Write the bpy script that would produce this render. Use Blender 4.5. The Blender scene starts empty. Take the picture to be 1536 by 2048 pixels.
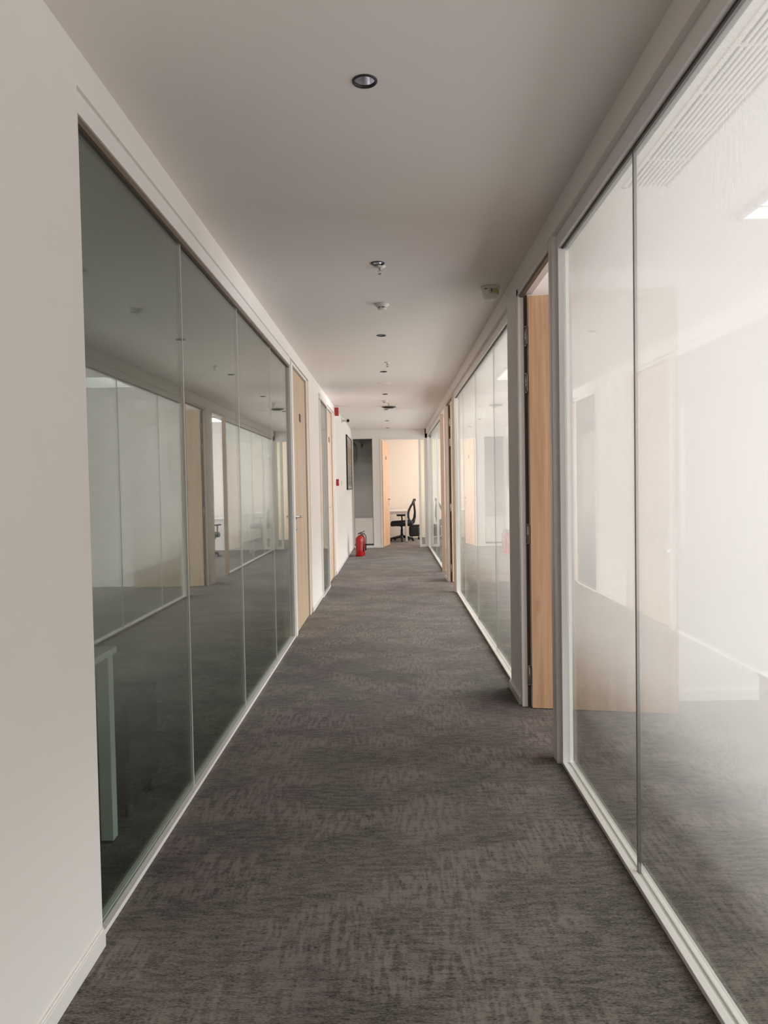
import bpy, bmesh, math, random
from mathutils import Matrix, Vector
random.seed(4)
S = bpy.context.scene
COL = S.collection

# ------------------------------------------------------------------ camera
cam_d = bpy.data.cameras.new('camera')
cam_d.sensor_fit = 'HORIZONTAL'; cam_d.sensor_width = 36.0
cam_d.lens = 36.0 * 1500.0 / 1536.0
cam_d.clip_start = 0.05
cam = bpy.data.objects.new('camera', cam_d); COL.objects.link(cam)
rot = Matrix(((0.99978447, 0.0174513, 0.01124608),
              (0.01066014, 0.03331294, -0.99938812),
              (-0.01781526, 0.9992926, 0.03311972)))
cam.matrix_world = Matrix.Translation((0, 0, 1.4)) @ rot.to_4x4()
S.camera = cam

# ------------------------------------------------------------------ world, light, exposure
S.view_settings.view_transform = 'Standard'
S.view_settings.look = 'None'
S.view_settings.exposure = 0.0
S.view_settings.gamma = 1.0
S.view_settings.use_curve_mapping = False
w = bpy.data.worlds.new('world'); S.world = w; w.use_nodes = True
w.node_tree.nodes['Background'].inputs[0].default_value = (0.85, 0.92, 1.0, 1)
w.node_tree.nodes['Background'].inputs[1].default_value = 1.0
S.cycles.max_bounces = 12; S.cycles.diffuse_bounces = 6; S.cycles.glossy_bounces = 6
S.cycles.transmission_bounces = 6; S.cycles.transparent_max_bounces = 32
S.cycles.sample_clamp_indirect = 6.0
S.cycles.caustics_reflective = False; S.cycles.caustics_refractive = False
S.cycles.use_denoising = True

def area(name, loc, dirv, sx, sy, power, color=(1, 1, 1)):
    l = bpy.data.lights.new(name, 'AREA'); l.shape = 'RECTANGLE'
    l.size = sx; l.size_y = sy; l.energy = power; l.color = color
    o = bpy.data.objects.new(name, l); COL.objects.link(o)
    o.location = loc
    o.rotation_euler = Vector(dirv).to_track_quat('-Z', 'Y').to_euler()
    return o
# daylight entering through the windows of the rooms on the right
DAY = (1.0, 0.965, 0.975)
area('daylight_room_1', (4.45, 1.6, 1.35), (-1, 0, 0), 5.4, 2.0, 205, DAY)
area('daylight_room_2', (4.45, 8.0, 1.35), (-1, 0, 0), 5.2, 2.0, 330, DAY)
area('daylight_room_3', (4.45, 14.4, 1.35), (-1, 0, 0), 5.2, 2.0, 330, DAY)
area('daylight_end_room', (2.9, 19.4, 1.6), (-1, 0.1, 0), 2.4, 1.7, 95, (1.0, 0.92, 0.85))
# unseen fill light added behind the camera to brighten the near corridor
area('fill_behind_camera', (0.0, -3.9, 1.5), (0, 1, 0), 1.6, 2.0, 4, DAY)

# ------------------------------------------------------------------ materials
def newmat(name):
    m = bpy.data.materials.new(name); m.use_nodes = True
    return m, m.node_tree, m.node_tree.nodes['Principled BSDF']
def N(nt, t, **kw):
    n = nt.nodes.new(t)
    for k, v in kw.items(): setattr(n, k, v)
    return n
def plain(name, col, rough=0.5, metal=0.0, var=0.0, scale=30.0, bump=0.0, spec=0.5):
    m, nt, b = newmat(name)
    b.inputs['Roughness'].default_value = rough
    b.inputs['Metallic'].default_value = metal
    b.inputs['Specular IOR Level'].default_value = spec
    tc = N(nt, 'ShaderNodeTexCoord')
    nz = N(nt, 'ShaderNodeTexNoise'); nz.inputs['Scale'].default_value = scale; nz.inputs['Detail'].default_value = 3
    nt.links.new(tc.outputs['Object'], nz.inputs['Vector'])
    mx = N(nt, 'ShaderNodeMix', data_type='RGBA')
    v = var
    mx.inputs[6].default_value = tuple(c * (1 - v) for c in col) + (1,)
    mx.inputs[7].default_value = tuple(min(1, c * (1 + v)) for c in col) + (1,)
    nt.links.new(nz.outputs['Fac'], mx.inputs[0]); nt.links.new(mx.outputs[2], b.inputs['Base Color'])
    if bump:
        bp = N(nt, 'ShaderNodeBump'); bp.inputs['Strength'].default_value = bump; bp.inputs['Distance'].default_value = 0.002
        nt.links.new(nz.outputs['Fac'], bp.inputs['Height']); nt.links.new(bp.outputs['Normal'], b.inputs['Normal'])
    return m
def emit(name, col, strength):
    m, nt, b = newmat(name)
    b.inputs['Base Color'].default_value = col + (1,)
    b.inputs['Emission Color'].default_value = col + (1,)
    b.inputs['Emission Strength'].default_value = strength
    return m

PAINT = plain('wall_paint', (0.80, 0.758, 0.725), 0.75, var=0.012, scale=6, bump=0.03)
CEIL = plain('ceiling_paint', (0.83, 0.785, 0.75), 0.85, var=0.01, scale=4)
WARM = plain('warm_wall_paint', (0.86, 0.76, 0.67), 0.75, var=0.01, scale=4)
WHITE = plain('white_powder_coat', (0.83, 0.80, 0.775), 0.32, var=0.01, scale=60)
GREYP = plain('grey_post_paint', (0.60, 0.57, 0.53), 0.5, var=0.01, scale=20)
BEIGE = plain('beige_jamb', (0.66, 0.56, 0.47), 0.45, var=0.02, scale=40)
GASKET = plain('dark_gasket', (0.05, 0.042, 0.035), 0.6, var=0.1)
REBATE = plain('brown_rebate', (0.16, 0.115, 0.085), 0.6, var=0.1)
JOINT = plain('silicone_joint', (0.62, 0.63, 0.59), 0.3, var=0.02)
JOINTD = plain('dark_joint', (0.16, 0.15, 0.14), 0.4, var=0.02)
CHROME = plain('satin_steel', (0.55, 0.53, 0.50), 0.25, metal=1.0, var=0.03)
BLACK = plain('black_plastic', (0.018, 0.018, 0.020), 0.45, var=0.1)
BLACKM = plain('black_mesh_cloth', (0.022, 0.024, 0.027), 0.8, var=0.25, scale=300)
GREYM = plain('grey_mesh_cloth', (0.13, 0.135, 0.14), 0.8, var=0.25, scale=300)
RED = plain('red_enamel', (0.42, 0.006, 0.012), 0.28, var=0.05)
REDP = plain('red_plastic', (0.38, 0.02, 0.02), 0.4, var=0.05)
DKPLATE = plain('dark_plate', (0.10, 0.045, 0.03), 0.4, var=0.1)
PLASTIC = plain('off_white_plastic', (0.78, 0.74, 0.69), 0.45, var=0.01)
YELLOWED = plain('yellowed_plastic', (0.50, 0.49, 0.24), 0.4, var=0.03)
DESK = plain('white_desk_laminate', (0.84, 0.81, 0.77), 0.4, var=0.01)
DARKWALL = plain('unlit_toned_paint', (0.45, 0.45, 0.43), 0.8, var=0.02)  # white walls darkened in colour to carry the dimness of unlit rooms
PAPER = plain('white_paper', (0.80, 0.78, 0.75), 0.7, var=0.02)
LABEL = plain('white_label', (0.75, 0.74, 0.70), 0.5, var=0.02)
LAMPM = emit('lamp_diffuser', (1.0, 0.985, 0.97), 2.6)
PURPLE = plain('reflector_metal', (0.88, 0.86, 0.92), 0.22, metal=0.85, var=0.02)
STEELG = plain('blue_grey_metal', (0.30, 0.32, 0.34), 0.5, var=0.02)
CARDB = plain('light_grey_cabinet_paint', (0.70, 0.66, 0.62), 0.5, var=0.01)

def wood_mat(name, c1, c2, axis='Z'):
    m, nt, b = newmat(name)
    tc = N(nt, 'ShaderNodeTexCoord'); mp = N(nt, 'ShaderNodeMapping')
    mp.inputs['Scale'].default_value = (11, 11, 0.55)
    nt.links.new(tc.outputs['Object'], mp.inputs['Vector'])
    nz = N(nt, 'ShaderNodeTexNoise'); nz.inputs['Scale'].default_value = 1.6; nz.inputs['Detail'].default_value = 6; nz.inputs['Distortion'].default_value = 0.5
    nt.links.new(mp.outputs[0], nz.inputs['Vector'])
    mp2 = N(nt, 'ShaderNodeMapping'); mp2.inputs['Scale'].default_value = (130, 130, 2.2)
    nt.links.new(tc.outputs['Object'], mp2.inputs['Vector'])
    n2 = N(nt, 'ShaderNodeTexNoise'); n2.inputs['Scale'].default_value = 1.0; n2.inputs['Detail'].default_value = 3
    nt.links.new(mp2.outputs[0], n2.inputs['Vector'])
    ad = N(nt, 'ShaderNodeMath', operation='MULTIPLY_ADD'); ad.inputs[1].default_value = 0.45
    nt.links.new(n2.outputs['Fac'], ad.inputs[0]); nt.links.new(nz.outputs['Fac'], ad.inputs[2])
    # knots
    mp3 = N(nt, 'ShaderNodeMapping'); mp3.inputs['Scale'].default_value = (5.5, 5.5, 1.7)
    nt.links.new(tc.outputs['Object'], mp3.inputs['Vector'])
    vo = N(nt, 'ShaderNodeTexVoronoi'); vo.inputs['Scale'].default_value = 1.0
    nt.links.new(mp3.outputs[0], vo.inputs['Vector'])
    kr = N(nt, 'ShaderNodeMapRange'); kr.inputs[1].default_value = 0.0; kr.inputs[2].default_value = 0.13; kr.inputs[3].default_value = 0.35; kr.inputs[4].default_value = 0.0
    nt.links.new(vo.outputs['Distance'], kr.inputs[0])
    sb = N(nt, 'ShaderNodeMath', operation='SUBTRACT')
    nt.links.new(ad.outputs[0], sb.inputs[0]); nt.links.new(kr.outputs[0], sb.inputs[1])
    cr = N(nt, 'ShaderNodeValToRGB')
    cr.color_ramp.elements[0].position = 0.42; cr.color_ramp.elements[0].color = c2 + (1,)
    cr.color_ramp.elements[1].position = 0.88; cr.color_ramp.elements[1].color = c1 + (1,)
    nt.links.new(sb.outputs[0], cr.inputs[0]); nt.links.new(cr.outputs[0], b.inputs['Base Color'])
    b.inputs['Roughness'].default_value = 0.5
    return m
WOOD = wood_mat('oak_veneer', (0.66, 0.415, 0.25), (0.45, 0.25, 0.135))
WOOD_GREYED = wood_mat('light_greyed_oak_veneer', (0.60, 0.46, 0.33), (0.42, 0.29, 0.185))  # same oak, with greying from reflected light put into its colour

def carpet_mat():
    m, nt, b = newmat('woven_carpet')
    geo = N(nt, 'ShaderNodeNewGeometry')
    def streak(sx, sy, det, scale=1.0, dist=0.0):
        mp = N(nt, 'ShaderNodeMapping'); mp.inputs['Scale'].default_value = (sx, sy, 1)
        nt.links.new(geo.outputs['Position'], mp.inputs['Vector'])
        nz = N(nt, 'ShaderNodeTexNoise'); nz.inputs['Scale'].default_value = scale; nz.inputs['Detail'].default_value = det
        nz.inputs['Distortion'].default_value = dist
        nt.links.new(mp.outputs[0], nz.inputs['Vector']); return nz.outputs['Fac']
    def mad(a, k, c):
        n = N(nt, 'ShaderNodeMath', operation='MULTIPLY_ADD'); n.inputs[1].default_value = k
        nt.links.new(a, n.inputs[0])
        if isinstance(c, float): n.inputs[2].default_value = c
        else: nt.links.new(c, n.inputs[2])
        return n.outputs[0]
    def ramp(a, p0, p1):
        n = N(nt, 'ShaderNodeMapRange'); n.interpolation_type = 'SMOOTHSTEP'
        n.inputs[1].default_value = p0; n.inputs[2].default_value = p1
        nt.links.new(a, n.inputs[0]); return n.outputs[0]
    hx = ramp(streak(13, 48, 3), 0.38, 0.62)       # lines across the corridor
    hx2 = ramp(streak(34, 150, 2), 0.35, 0.65)
    hy = ramp(streak(52, 9, 3), 0.38, 0.62)     # lines along it
    big = ramp(streak(1.8, 2.6, 3, 1.0, 0.6), 0.35, 0.65)
    # patches where lengthwise streaks show
    pt = ramp(streak(2.2, 3.0, 2, 1.0), 0.42, 0.60)
    hp = N(nt, 'ShaderNodeMath', operation='MULTIPLY'); nt.links.new(hy, hp.inputs[0]); nt.links.new(pt, hp.inputs[1])
    fine = streak(420, 420, 2)
    mid = streak(95, 230, 1)
    v = mad(hx, 0.15, -0.03); v = mad(hx2, 0.11, v); v = mad(hp.outputs[0], 0.24, v); v = mad(big, 0.08, v); v = mad(fine, 0.5, v); v = mad(mid, 0.75, v)
    cr = N(nt, 'ShaderNodeValToRGB')
    e = cr.color_ramp.elements
    e[0].position = 0.52; e[0].color = (0.018, 0.0148, 0.014, 1)
    e[1].position = 1.02; e[1].color = (0.205, 0.174, 0.150, 1)
    nt.links.new(v, cr.inputs[0])
    # violet/blue-black tint patches
    tint = ramp(streak(1.3, 0.9, 2, 1.0, 0.5), 0.46, 0.66)
    mx = N(nt, 'ShaderNodeMix', data_type='RGBA', blend_type='MULTIPLY')
    mx.inputs[7].default_value = (0.90, 0.85, 0.93, 1)
    nt.links.new(tint, mx.inputs[0]); nt.links.new(cr.outputs[0], mx.inputs[6])
    nt.links.new(mx.outputs[2], b.inputs['Base Color'])
    b.inputs['Roughness'].default_value = 0.95; b.inputs['Specular IOR Level'].default_value = 0.15
    b.inputs['Sheen Weight'].default_value = 0.10; b.inputs['Sheen Roughness'].default_value = 0.6
    return m
CARPET = carpet_mat()

def glass_mat(name, tint, film, film_scale=1.0, streaks=False):
    """thin architectural glass: clear transmission + Fresnel mirror; film=[(height, coverage)...] adds a printed white dot film"""
    m = bpy.data.materials.new(name); m.use_nodes = True; nt = m.node_tree
    nt.nodes.clear()
    out = N(nt, 'ShaderNodeOutputMaterial')
    tr = N(nt, 'ShaderNodeBsdfTransparent'); tr.inputs[0].default_value = tint + (1,)
    gl = N(nt, 'ShaderNodeBsdfAnisotropic') if False else N(nt, 'ShaderNodeBsdfGlossy')
    gl.inputs['Roughness'].default_value = 0.0
    gl.inputs['Color'].default_value = (0.98, 1.0, 0.98, 1)
    lw = N(nt, 'ShaderNodeLayerWeight'); lw.inputs[0].default_value = 0.5
    pw = N(nt, 'ShaderNodeMath', operation='POWER'); pw.inputs[1].default_value = 5.0
    nt.links.new(lw.outputs['Facing'], pw.inputs[0])
    sc = N(nt, 'ShaderNodeMath', operation='MULTIPLY_ADD'); sc.inputs[1].default_value = 0.96; sc.inputs[2].default_value = 0.04
    nt.links.new(pw.outputs[0], sc.inputs[0])
    base = tr.outputs[0]
    if film:
        geo = N(nt, 'ShaderNodeNewGeometry'); sp = N(nt, 'ShaderNodeSeparateXYZ')
        nt.links.new(geo.outputs['Position'], sp.inputs[0])
        dv = N(nt, 'ShaderNodeMath', operation='DIVIDE'); dv.inputs[1].default_value = 2.8
        nt.links.new(sp.outputs[2], dv.inputs[0])
        cr = N(nt, 'ShaderNodeValToRGB')
        els = cr.color_ramp.elements
        while len(els) > 1: els.remove(els[-1])
        for i, (h, c) in enumerate(film):
            c *= film_scale
            e = els[0] if i == 0 else els.new(h / 2.8)
            e.position = h / 2.8; e.color = (c, c, c, 1)
        cr.color_ramp.interpolation = 'EASE'
        nt.links.new(dv.outputs[0], cr.inputs[0])
        # dot screen, 5 mm pitch
        dots = []
        for comp in (1, 2):
            mu = N(nt, 'ShaderNodeMath', operation='MULTIPLY'); mu.inputs[1].default_value = 2 * math.pi / 0.0052
            nt.links.new(sp.outputs[comp], mu.inputs[0])
            si = N(nt, 'ShaderNodeMath', operation='SINE'); nt.links.new(mu.outputs[0], si.inputs[0]); dots.append(si)
        mm = N(nt, 'ShaderNodeMath', operation='MULTIPLY'); nt.links.new(dots[0].outputs[0], mm.inputs[0]); nt.links.new(dots[1].outputs[0], mm.inputs[1])
        ma = N(nt, 'ShaderNodeMath', operation='MULTIPLY_ADD'); ma.inputs[1].default_value = 0.35; ma.inputs[2].default_value = 1.0
        nt.links.new(mm.outputs[0], ma.inputs[0])
        cv = N(nt, 'ShaderNodeMath', operation='MULTIPLY'); cv.use_clamp = True
        nt.links.new(cr.outputs[0], cv.inputs[0]); nt.links.new(ma.outputs[0], cv.inputs[1])
        if streaks:
            # white streaks of extra coverage high on the pane nearest the viewer
            mp = N(nt, 'ShaderNodeMapping'); mp.inputs['Scale'].default_value = (1, 170, 11); mp.inputs['Rotation'].default_value = (math.radians(6), 0, 0)
            nt.links.new(geo.outputs['Position'], mp.inputs[0])
            nz = N(nt, 'ShaderNodeTexNoise'); nz.inputs['Scale'].default_value = 1.0; nz.inputs['Detail'].default_value = 1
            nt.links.new(mp.outputs[0], nz.inputs['Vector'])
            th = N(nt, 'ShaderNodeMapRange'); th.inputs[1].default_value = 0.60; th.inputs[2].default_value = 0.72
            nt.links.new(nz.outputs['Fac'], th.inputs[0])
            vd = N(nt, 'ShaderNodeVectorMath', operation='DISTANCE'); vd.inputs[1].default_value = (0.85, 1.88, 2.20)
            nt.links.new(geo.outputs['Position'], vd.inputs[0])
            fo = N(nt, 'ShaderNodeMapRange'); fo.inputs[1].default_value = 0.06; fo.inputs[2].default_value = 0.17; fo.inputs[3].default_value = 0.5; fo.inputs[4].default_value = 0.0
            nt.links.new(vd.outputs['Value'], fo.inputs[0])
            ml = N(nt, 'ShaderNodeMath', operation='MULTIPLY'); nt.links.new(th.outputs[0], ml.inputs[0]); nt.links.new(fo.outputs[0], ml.inputs[1])
            ad = N(nt, 'ShaderNodeMath', operation='ADD'); ad.use_clamp = True
            nt.links.new(cv.outputs[0], ad.inputs[0]); nt.links.new(ml.outputs[0], ad.inputs[1]); cv = ad
        df = N(nt, 'ShaderNodeBsdfDiffuse'); df.inputs[0].default_value = (0.91, 0.895, 0.88, 1)
        tl = N(nt, 'ShaderNodeBsdfTranslucent'); tl.inputs[0].default_value = (0.91, 0.895, 0.88, 1)
        wm = N(nt, 'ShaderNodeMixShader'); wm.inputs[0].default_value = 0.62
        nt.links.new(df.outputs[0], wm.inputs[1]); nt.links.new(tl.outputs[0], wm.inputs[2])
        fm = N(nt, 'ShaderNodeMixShader'); nt.links.new(cv.outputs[0], fm.inputs[0])
        nt.links.new(tr.outputs[0], fm.inputs[1]); nt.links.new(wm.outputs[0], fm.inputs[2])
        base = fm.outputs[0]
    mx = N(nt, 'ShaderNodeMixShader'); nt.links.new(sc.outputs[0], mx.inputs[0])
    nt.links.new(base, mx.inputs[1]); nt.links.new(gl.outputs[0], mx.inputs[2])
    nt.links.new(mx.outputs[0], out.inputs[0])
    return m
FILM = [(0.0, 0.0), (0.3, 0.0), (0.45, 0.08), (0.85, 0.42), (1.2, 0.62), (1.95, 0.60), (2.3, 0.38), (2.6, 0.20)]
GL_CLEAR = glass_mat('clear_glass', (0.93, 0.965, 0.945), None)
GL_R = glass_mat('dotted_film_glass', (0.93, 0.965, 0.945), FILM, 1.0, streaks=True)
GL_E = glass_mat('end_film_glass', (0.80, 0.86, 0.83), [(0.0, 0.65), (1.2, 0.70), (1.8, 0.36), (2.2, 0.08), (2.5, 0.0)], 1.0)
GL_L = glass_mat('light_dotted_film_glass', (0.76, 0.83, 0.79), FILM, 0.42)

# ------------------------------------------------------------------ mesh helpers
def b_box(bm, x0, x1, y0, y1, z0, z1, mi=0, bev=0.0):
    vs = [bm.verts.new(p) for p in ((x0, y0, z0), (x1, y0, z0), (x1, y1, z0), (x0, y1, z0), (x0, y0, z1), (x1, y0, z1), (x1, y1, z1), (x0, y1, z1))]
    fs = [bm.faces.new([vs[i] for i in f]) for f in ((0, 3, 2, 1), (4, 5, 6, 7), (0, 1, 5, 4), (1, 2, 6, 5), (2, 3, 7, 6), (3, 0, 4, 7))]
    for f in fs: f.material_index = mi
    if bev > 0:
        es = set(e for f in fs for e in f.edges)
        r = bmesh.ops.bevel(bm, geom=list(es), offset=bev, segments=2, affect='EDGES', profile=0.5)
        for f in r['faces']: f.material_index = mi
    return fs
def b_lathe(bm, prof, loc=(0, 0, 0), seg=28, mi=0, axis='Z', smooth=True):
    """prof: [(r, h)...] revolved about axis through loc"""
    rings = []
    for r, h in prof:
        ring = []
        if r < 1e-6:
            p = (0, 0, h); ring = [p]
        else:
            ring = [(r * math.cos(2 * math.pi * i / seg), r * math.sin(2 * math.pi * i / seg), h) for i in range(seg)]
        out = []
        for (x, y, z) in ring:
            if axis == 'X': q = (z, x, y)
            elif axis == 'Y': q = (x, z, y)
            else: q = (x, y, z)
            out.append(bm.verts.new((q[0] + loc[0], q[1] + loc[1], q[2] + loc[2])))
        rings.append(out)
    for a, b in zip(rings[:-1], rings[1:]):
        for i in range(seg):
            j = (i + 1) % seg
            if len(a) == 1 and len(b) == 1: continue
            if len(a) == 1: f = bm.faces.new((a[0], b[i], b[j]))
            elif len(b) == 1: f = bm.faces.new((a[i], b[0], a[j]))
            else: f = bm.faces.new((a[i], b[i], b[j], a[j]))
            f.material_index = mi; f.smooth = smooth
def b_tube(bm, pts, r, seg=10, mi=0, caps=True):
    pts = [Vector(p) for p in pts]; rings = []
    rs = r if isinstance(r, (list, tuple)) else [r] * len(pts)
    up = Vector((0, 0, 1))
    for i, p in enumerate(pts):
        t = (pts[min(i + 1, len(pts) - 1)] - pts[max(i - 1, 0)]).normalized()
        ref = Vector((0, 1, 0)) if abs(t.z) > 0.9 else up
        a = t.cross(ref).normalized(); b = t.cross(a).normalized()
        rings.append([bm.verts.new(p + a * rs[i] * math.cos(2 * math.pi * k / seg) + b * rs[i] * math.sin(2 * math.pi * k / seg)) for k in range(seg)])
    for a, b in zip(rings[:-1], rings[1:]):
        for k in range(seg):
            f = bm.faces.new((a[k], a[(k + 1) % seg], b[(k + 1) % seg], b[k])); f.smooth = True; f.material_index = mi
    if caps:
        for rg in (rings[0], rings[-1]):
            f = bm.faces.new(rg); f.material_index = mi
def finish(bm, name, mats, parent=None, loc=None, rotz=None):
    bmesh.ops.recalc_face_normals(bm, faces=bm.faces[:])
    me = bpy.data.meshes.new(name); bm.to_mesh(me); bm.free()
    for m in (mats if isinstance(mats, (list, tuple)) else [mats]): me.materials.append(m)
    o = bpy.data.objects.new(name, me); COL.objects.link(o)
    if parent is not None: o.parent = parent
    if loc is not None: o.location = loc
    if rotz is not None: o.rotation_euler = (0, 0, rotz)
    return o
def boxes(name, lst, mat, parent=None, bev=0.0, loc=None, rotz=None):
    bm = bmesh.new()
    for b in lst: b_box(bm, *b[:6], mi=(b[6] if len(b) > 6 else 0), bev=bev)
    return finish(bm, name, mat, parent, loc, rotz)
def tag(o, label=None, cat=None, group=None, kind=None):
    if label: o['label'] = label
    if cat: o['category'] = cat
    if group: o['group'] = group
    if kind: o['kind'] = kind
    return o
def empty(name, loc=(0, 0, 0), rotz=0.0):
    o = bpy.data.objects.new(name, None); COL.objects.link(o); o.location = loc; o.rotation_euler = (0, 0, rotz)
    o.empty_display_size = 0.1
    return o
def copy_tree(o, parent=None):
    c = o.copy(); COL.objects.link(c); c.parent = parent
    for ch in [x for x in bpy.data.objects if x.parent == o and x is not c]: copy_tree(ch, c)
    return c
def rel(lst, o):
    """world boxes -> boxes relative to the empty's location"""
    x, y, z = o.location
    return [(b[0] - x, b[1] - x, b[2] - y, b[3] - y, b[4] - z, b[5] - z) + tuple(b[6:]) for b in lst]

H = 2.73                 # ceiling
XL, XR = -0.919, 0.80    # corridor wall faces
YE = 17.35               # end wall
HB = 2.615               # underside of the bulkheads

# ------------------------------------------------------------------ floor, ceiling, walls
fl = boxes('floor', [(-5, 5, -4.2, 22, -0.1, 0.0)], CARPET)
tag(fl, 'dark brown-grey woven carpet running down the corridor', None, None, 'structure')

# ceiling with round openings is simply a slab; fittings are recessed in short cans
bm = bmesh.new(); b_box(bm, -5, 5, -4.2, 22, H + 0.09, H + 0.2)
DL = [(-0.066, 2.50), (-0.062, 4.50), (-0.070, 6.62), (-0.074, 8.68), (-0.077, 10.78), (-0.077, 12.9), (-0.077, 15.08), (-0.075, 16.95)]
R0 = 0.040
# lower skin with real holes at the downlights and the air grille slot
def skin(bm, x0, x1, y0, y1, z):
    vs = [bm.verts.new(p) for p in ((x0, y0, z), (x1, y0, z), (x1, y1, z), (x0, y1, z))]
    bm.faces.new(vs)
cuts = [-4.2] + [v for (_, y) in DL for v in (y - 0.1, y + 0.1)] + [22]
GX0, GX1, GY0, GY1 = 1.075, 1.265, 1.78, 3.43
for i in range(len(cuts) - 1):
    if i % 2 == 0:
        skin(bm, -5, 0.5, cuts[i], cuts[i + 1], H)
    else:
        xc, yc = DL[i // 2]
        a, b = cuts[i], cuts[i + 1]
        skin(bm, -5, xc - 0.1, a, b, H); skin(bm, xc + 0.1, 0.5, a, b, H)
        n = 24; ring = []; sq = []
        for k in range(n):
            t = 2 * math.pi * k / n; c, s = math.cos(t), math.sin(t)
            ring.append(bm.verts.new((xc + R0 * c, yc + R0 * s, H)))
            q = 0.1 / max(abs(c), abs(s)); sq.append(bm.verts.new((xc + q * c, yc + q * s, H)))
        for k in range(n):
            bm.faces.new((ring[k], ring[(k + 1) % n], sq[(k + 1) % n], sq[k]))
skin(bm, 0.5, GX0, -4.2, 22, H); skin(bm, GX1, 5, -4.2, 22, H)
skin(bm, GX0, GX1, -4.2, GY0, H); skin(bm, GX0, GX1, GY1, 22, H)
cl = finish(bm, 'ceiling', CEIL)
tag(cl, 'plain warm-white plaster ceiling over the corridor', None, None, 'structure')

TL = -1.03   # back of the left wall
LW = [(TL, XL, -4.0, 2.266, 0, H),                     # near pier
      (TL, XL, 2.266, 17.35, HB, H),                   # bulkhead over openings
      (TL, XL, 8.44, 9.58, 0, HB),
      (TL, XL, 12.03, YE, 0, HB)]
wl = boxes('wall_left', LW, PAINT); tag(wl, 'white painted wall with long glazed openings on the left of the corridor', None, None, 'structure')
TR = 0.885
RW = [(XR, TR, -4.0, YE, HB, H), (XR, TR, 4.77, 5.14, 0, HB), (XR, TR, 10.98, 11.33, 0, HB), (XR, TR, -4.0, -1.6, 0, HB)]
wr = boxes('wall_right', RW, PAINT); tag(wr, 'white painted wall and bulkhead on the right of the corridor', None, None, 'structure')
we = boxes('wall_end', [(TL, XR + 0.1, YE, YE + 0.12, 2.52, H), (-0.425, -0.262, YE, YE + 0.12, 0, 2.52), (0.775, 4.6, YE, YE + 0.12, 0, H),
                        (-5, -0.92, YE, YE + 0.12, 0, 2.52), (-5, TL, YE, YE + 0.12, 2.52, H), (-0.92, -0.425, YE, YE + 0.12, 0, 0.035), (-0.92, -0.90, YE, YE + 0.12, 0, 2.52)], PAINT)
tag(we, 'white wall closing the far end of the corridor', None, None, 'structure')
wb = boxes('wall_back', [(-5, 5, -4.2, -4.0, 0, H)], PAINT); tag(wb, 'plain white wall behind the viewer', None, None, 'structure')
# rooms to the right: party walls and window wall
pr = boxes('wall_right_rooms', [(TR - 0.01, 4.6, 4.78, 4.92, 0, H), (TR - 0.01, 4.6, 11.0, 11.12, 0, H), (TR, 4.6, -1.75, -1.6, 0, H)], PAINT)
tag(pr, 'white party walls dividing the rooms on the right', None, None, 'structure')
ww = []
for a, b in ((-1.6, 4.78), (4.92, 11.0), (11.12, 17.35)):
    ww += [(4.5, 4.6, a, b, 0, 0.35), (4.5, 4.6, a, b, 2.35, H), (4.5, 4.6, a, a + 0.45, 0.35, 2.35), (4.5, 4.6, b - 0.45, b, 0.35, 2.35)]
wo = boxes('wall_right_outer', ww, PAINT); tag(wo, 'outer wall with windows in the rooms on the right', None, None, 'structure')
# rooms to the left (unlit)
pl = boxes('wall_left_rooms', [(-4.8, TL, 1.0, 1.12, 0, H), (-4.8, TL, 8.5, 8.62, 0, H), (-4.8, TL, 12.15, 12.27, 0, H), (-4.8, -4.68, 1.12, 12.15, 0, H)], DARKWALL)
tag(pl, 'shade-toned walls of the unlit rooms on the left', None, None, 'structure')
# end rooms
er = boxes('wall_end_room', [(-0.36, 3.3, 20.6, 20.75, 0, H), (3.0, 3.1, 17.47, 20.6, 0, 0.6), (3.0, 3.1, 17.47, 20.6, 2.5, H)], WARM)
tag(er, 'warm peach-lit wall of the office beyond the end doorway', None, None, 'structure')
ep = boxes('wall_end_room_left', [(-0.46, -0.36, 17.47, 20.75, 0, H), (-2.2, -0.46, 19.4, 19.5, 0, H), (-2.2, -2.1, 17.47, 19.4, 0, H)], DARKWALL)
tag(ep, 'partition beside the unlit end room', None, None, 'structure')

# ------------------------------------------------------------------ skirtings
def skirting(name, lst, label):
    bm = bmesh.new()
    for (x0, x1, y0, y1) in lst:
        b_box(bm, x0, x1, y0, y1, 0, 0.052, bev=0.002)
        # narrow recessed reveal above the skirting
        b_box(bm, x0 - 0.0 if x0 < 0 else x0 + 0.006, x1 - 0.006 if x0 < 0 else x1, y0, y1, 0.052, 0.058)
    o = finish(bm, name, WHITE); tag(o, label, None, None, 'structure'); return o
skirting('baseboard_left', [(XL, XL + 0.012, -4, 2.262), (XL, XL + 0.011, 8.43, 9.59), (XL, XL + 0.011, 12.02, YE)], 'low white metal skirting along the left wall')
skirting('baseboard_right', [(XR - 0.014, XR, 4.74, 5.16), (XR - 0.014, XR, 10.96, 11.34)], 'low white metal skirting around the right wall piers')
bm = bmesh.new()
b_box(bm, -0.89, -0.262, YE - 0.014, YE, 0, 0.055, bev=0.002)
tag(finish(bm, 'baseboard_end', WHITE), 'low white skirting at the foot of the end wall', None, None, 'structure')
bm = bmesh.new()
b_box(bm, TR, 4.5, 4.766, 4.78, 0, 0.07, bev=0.002); b_box(bm, TR, 4.5, 10.986, 11.0, 0, 0.07, bev=0.002)
tag(finish(bm, 'baseboard_rooms', WHITE), 'white skirting in the rooms on the right', None, None, 'structure')

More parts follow.
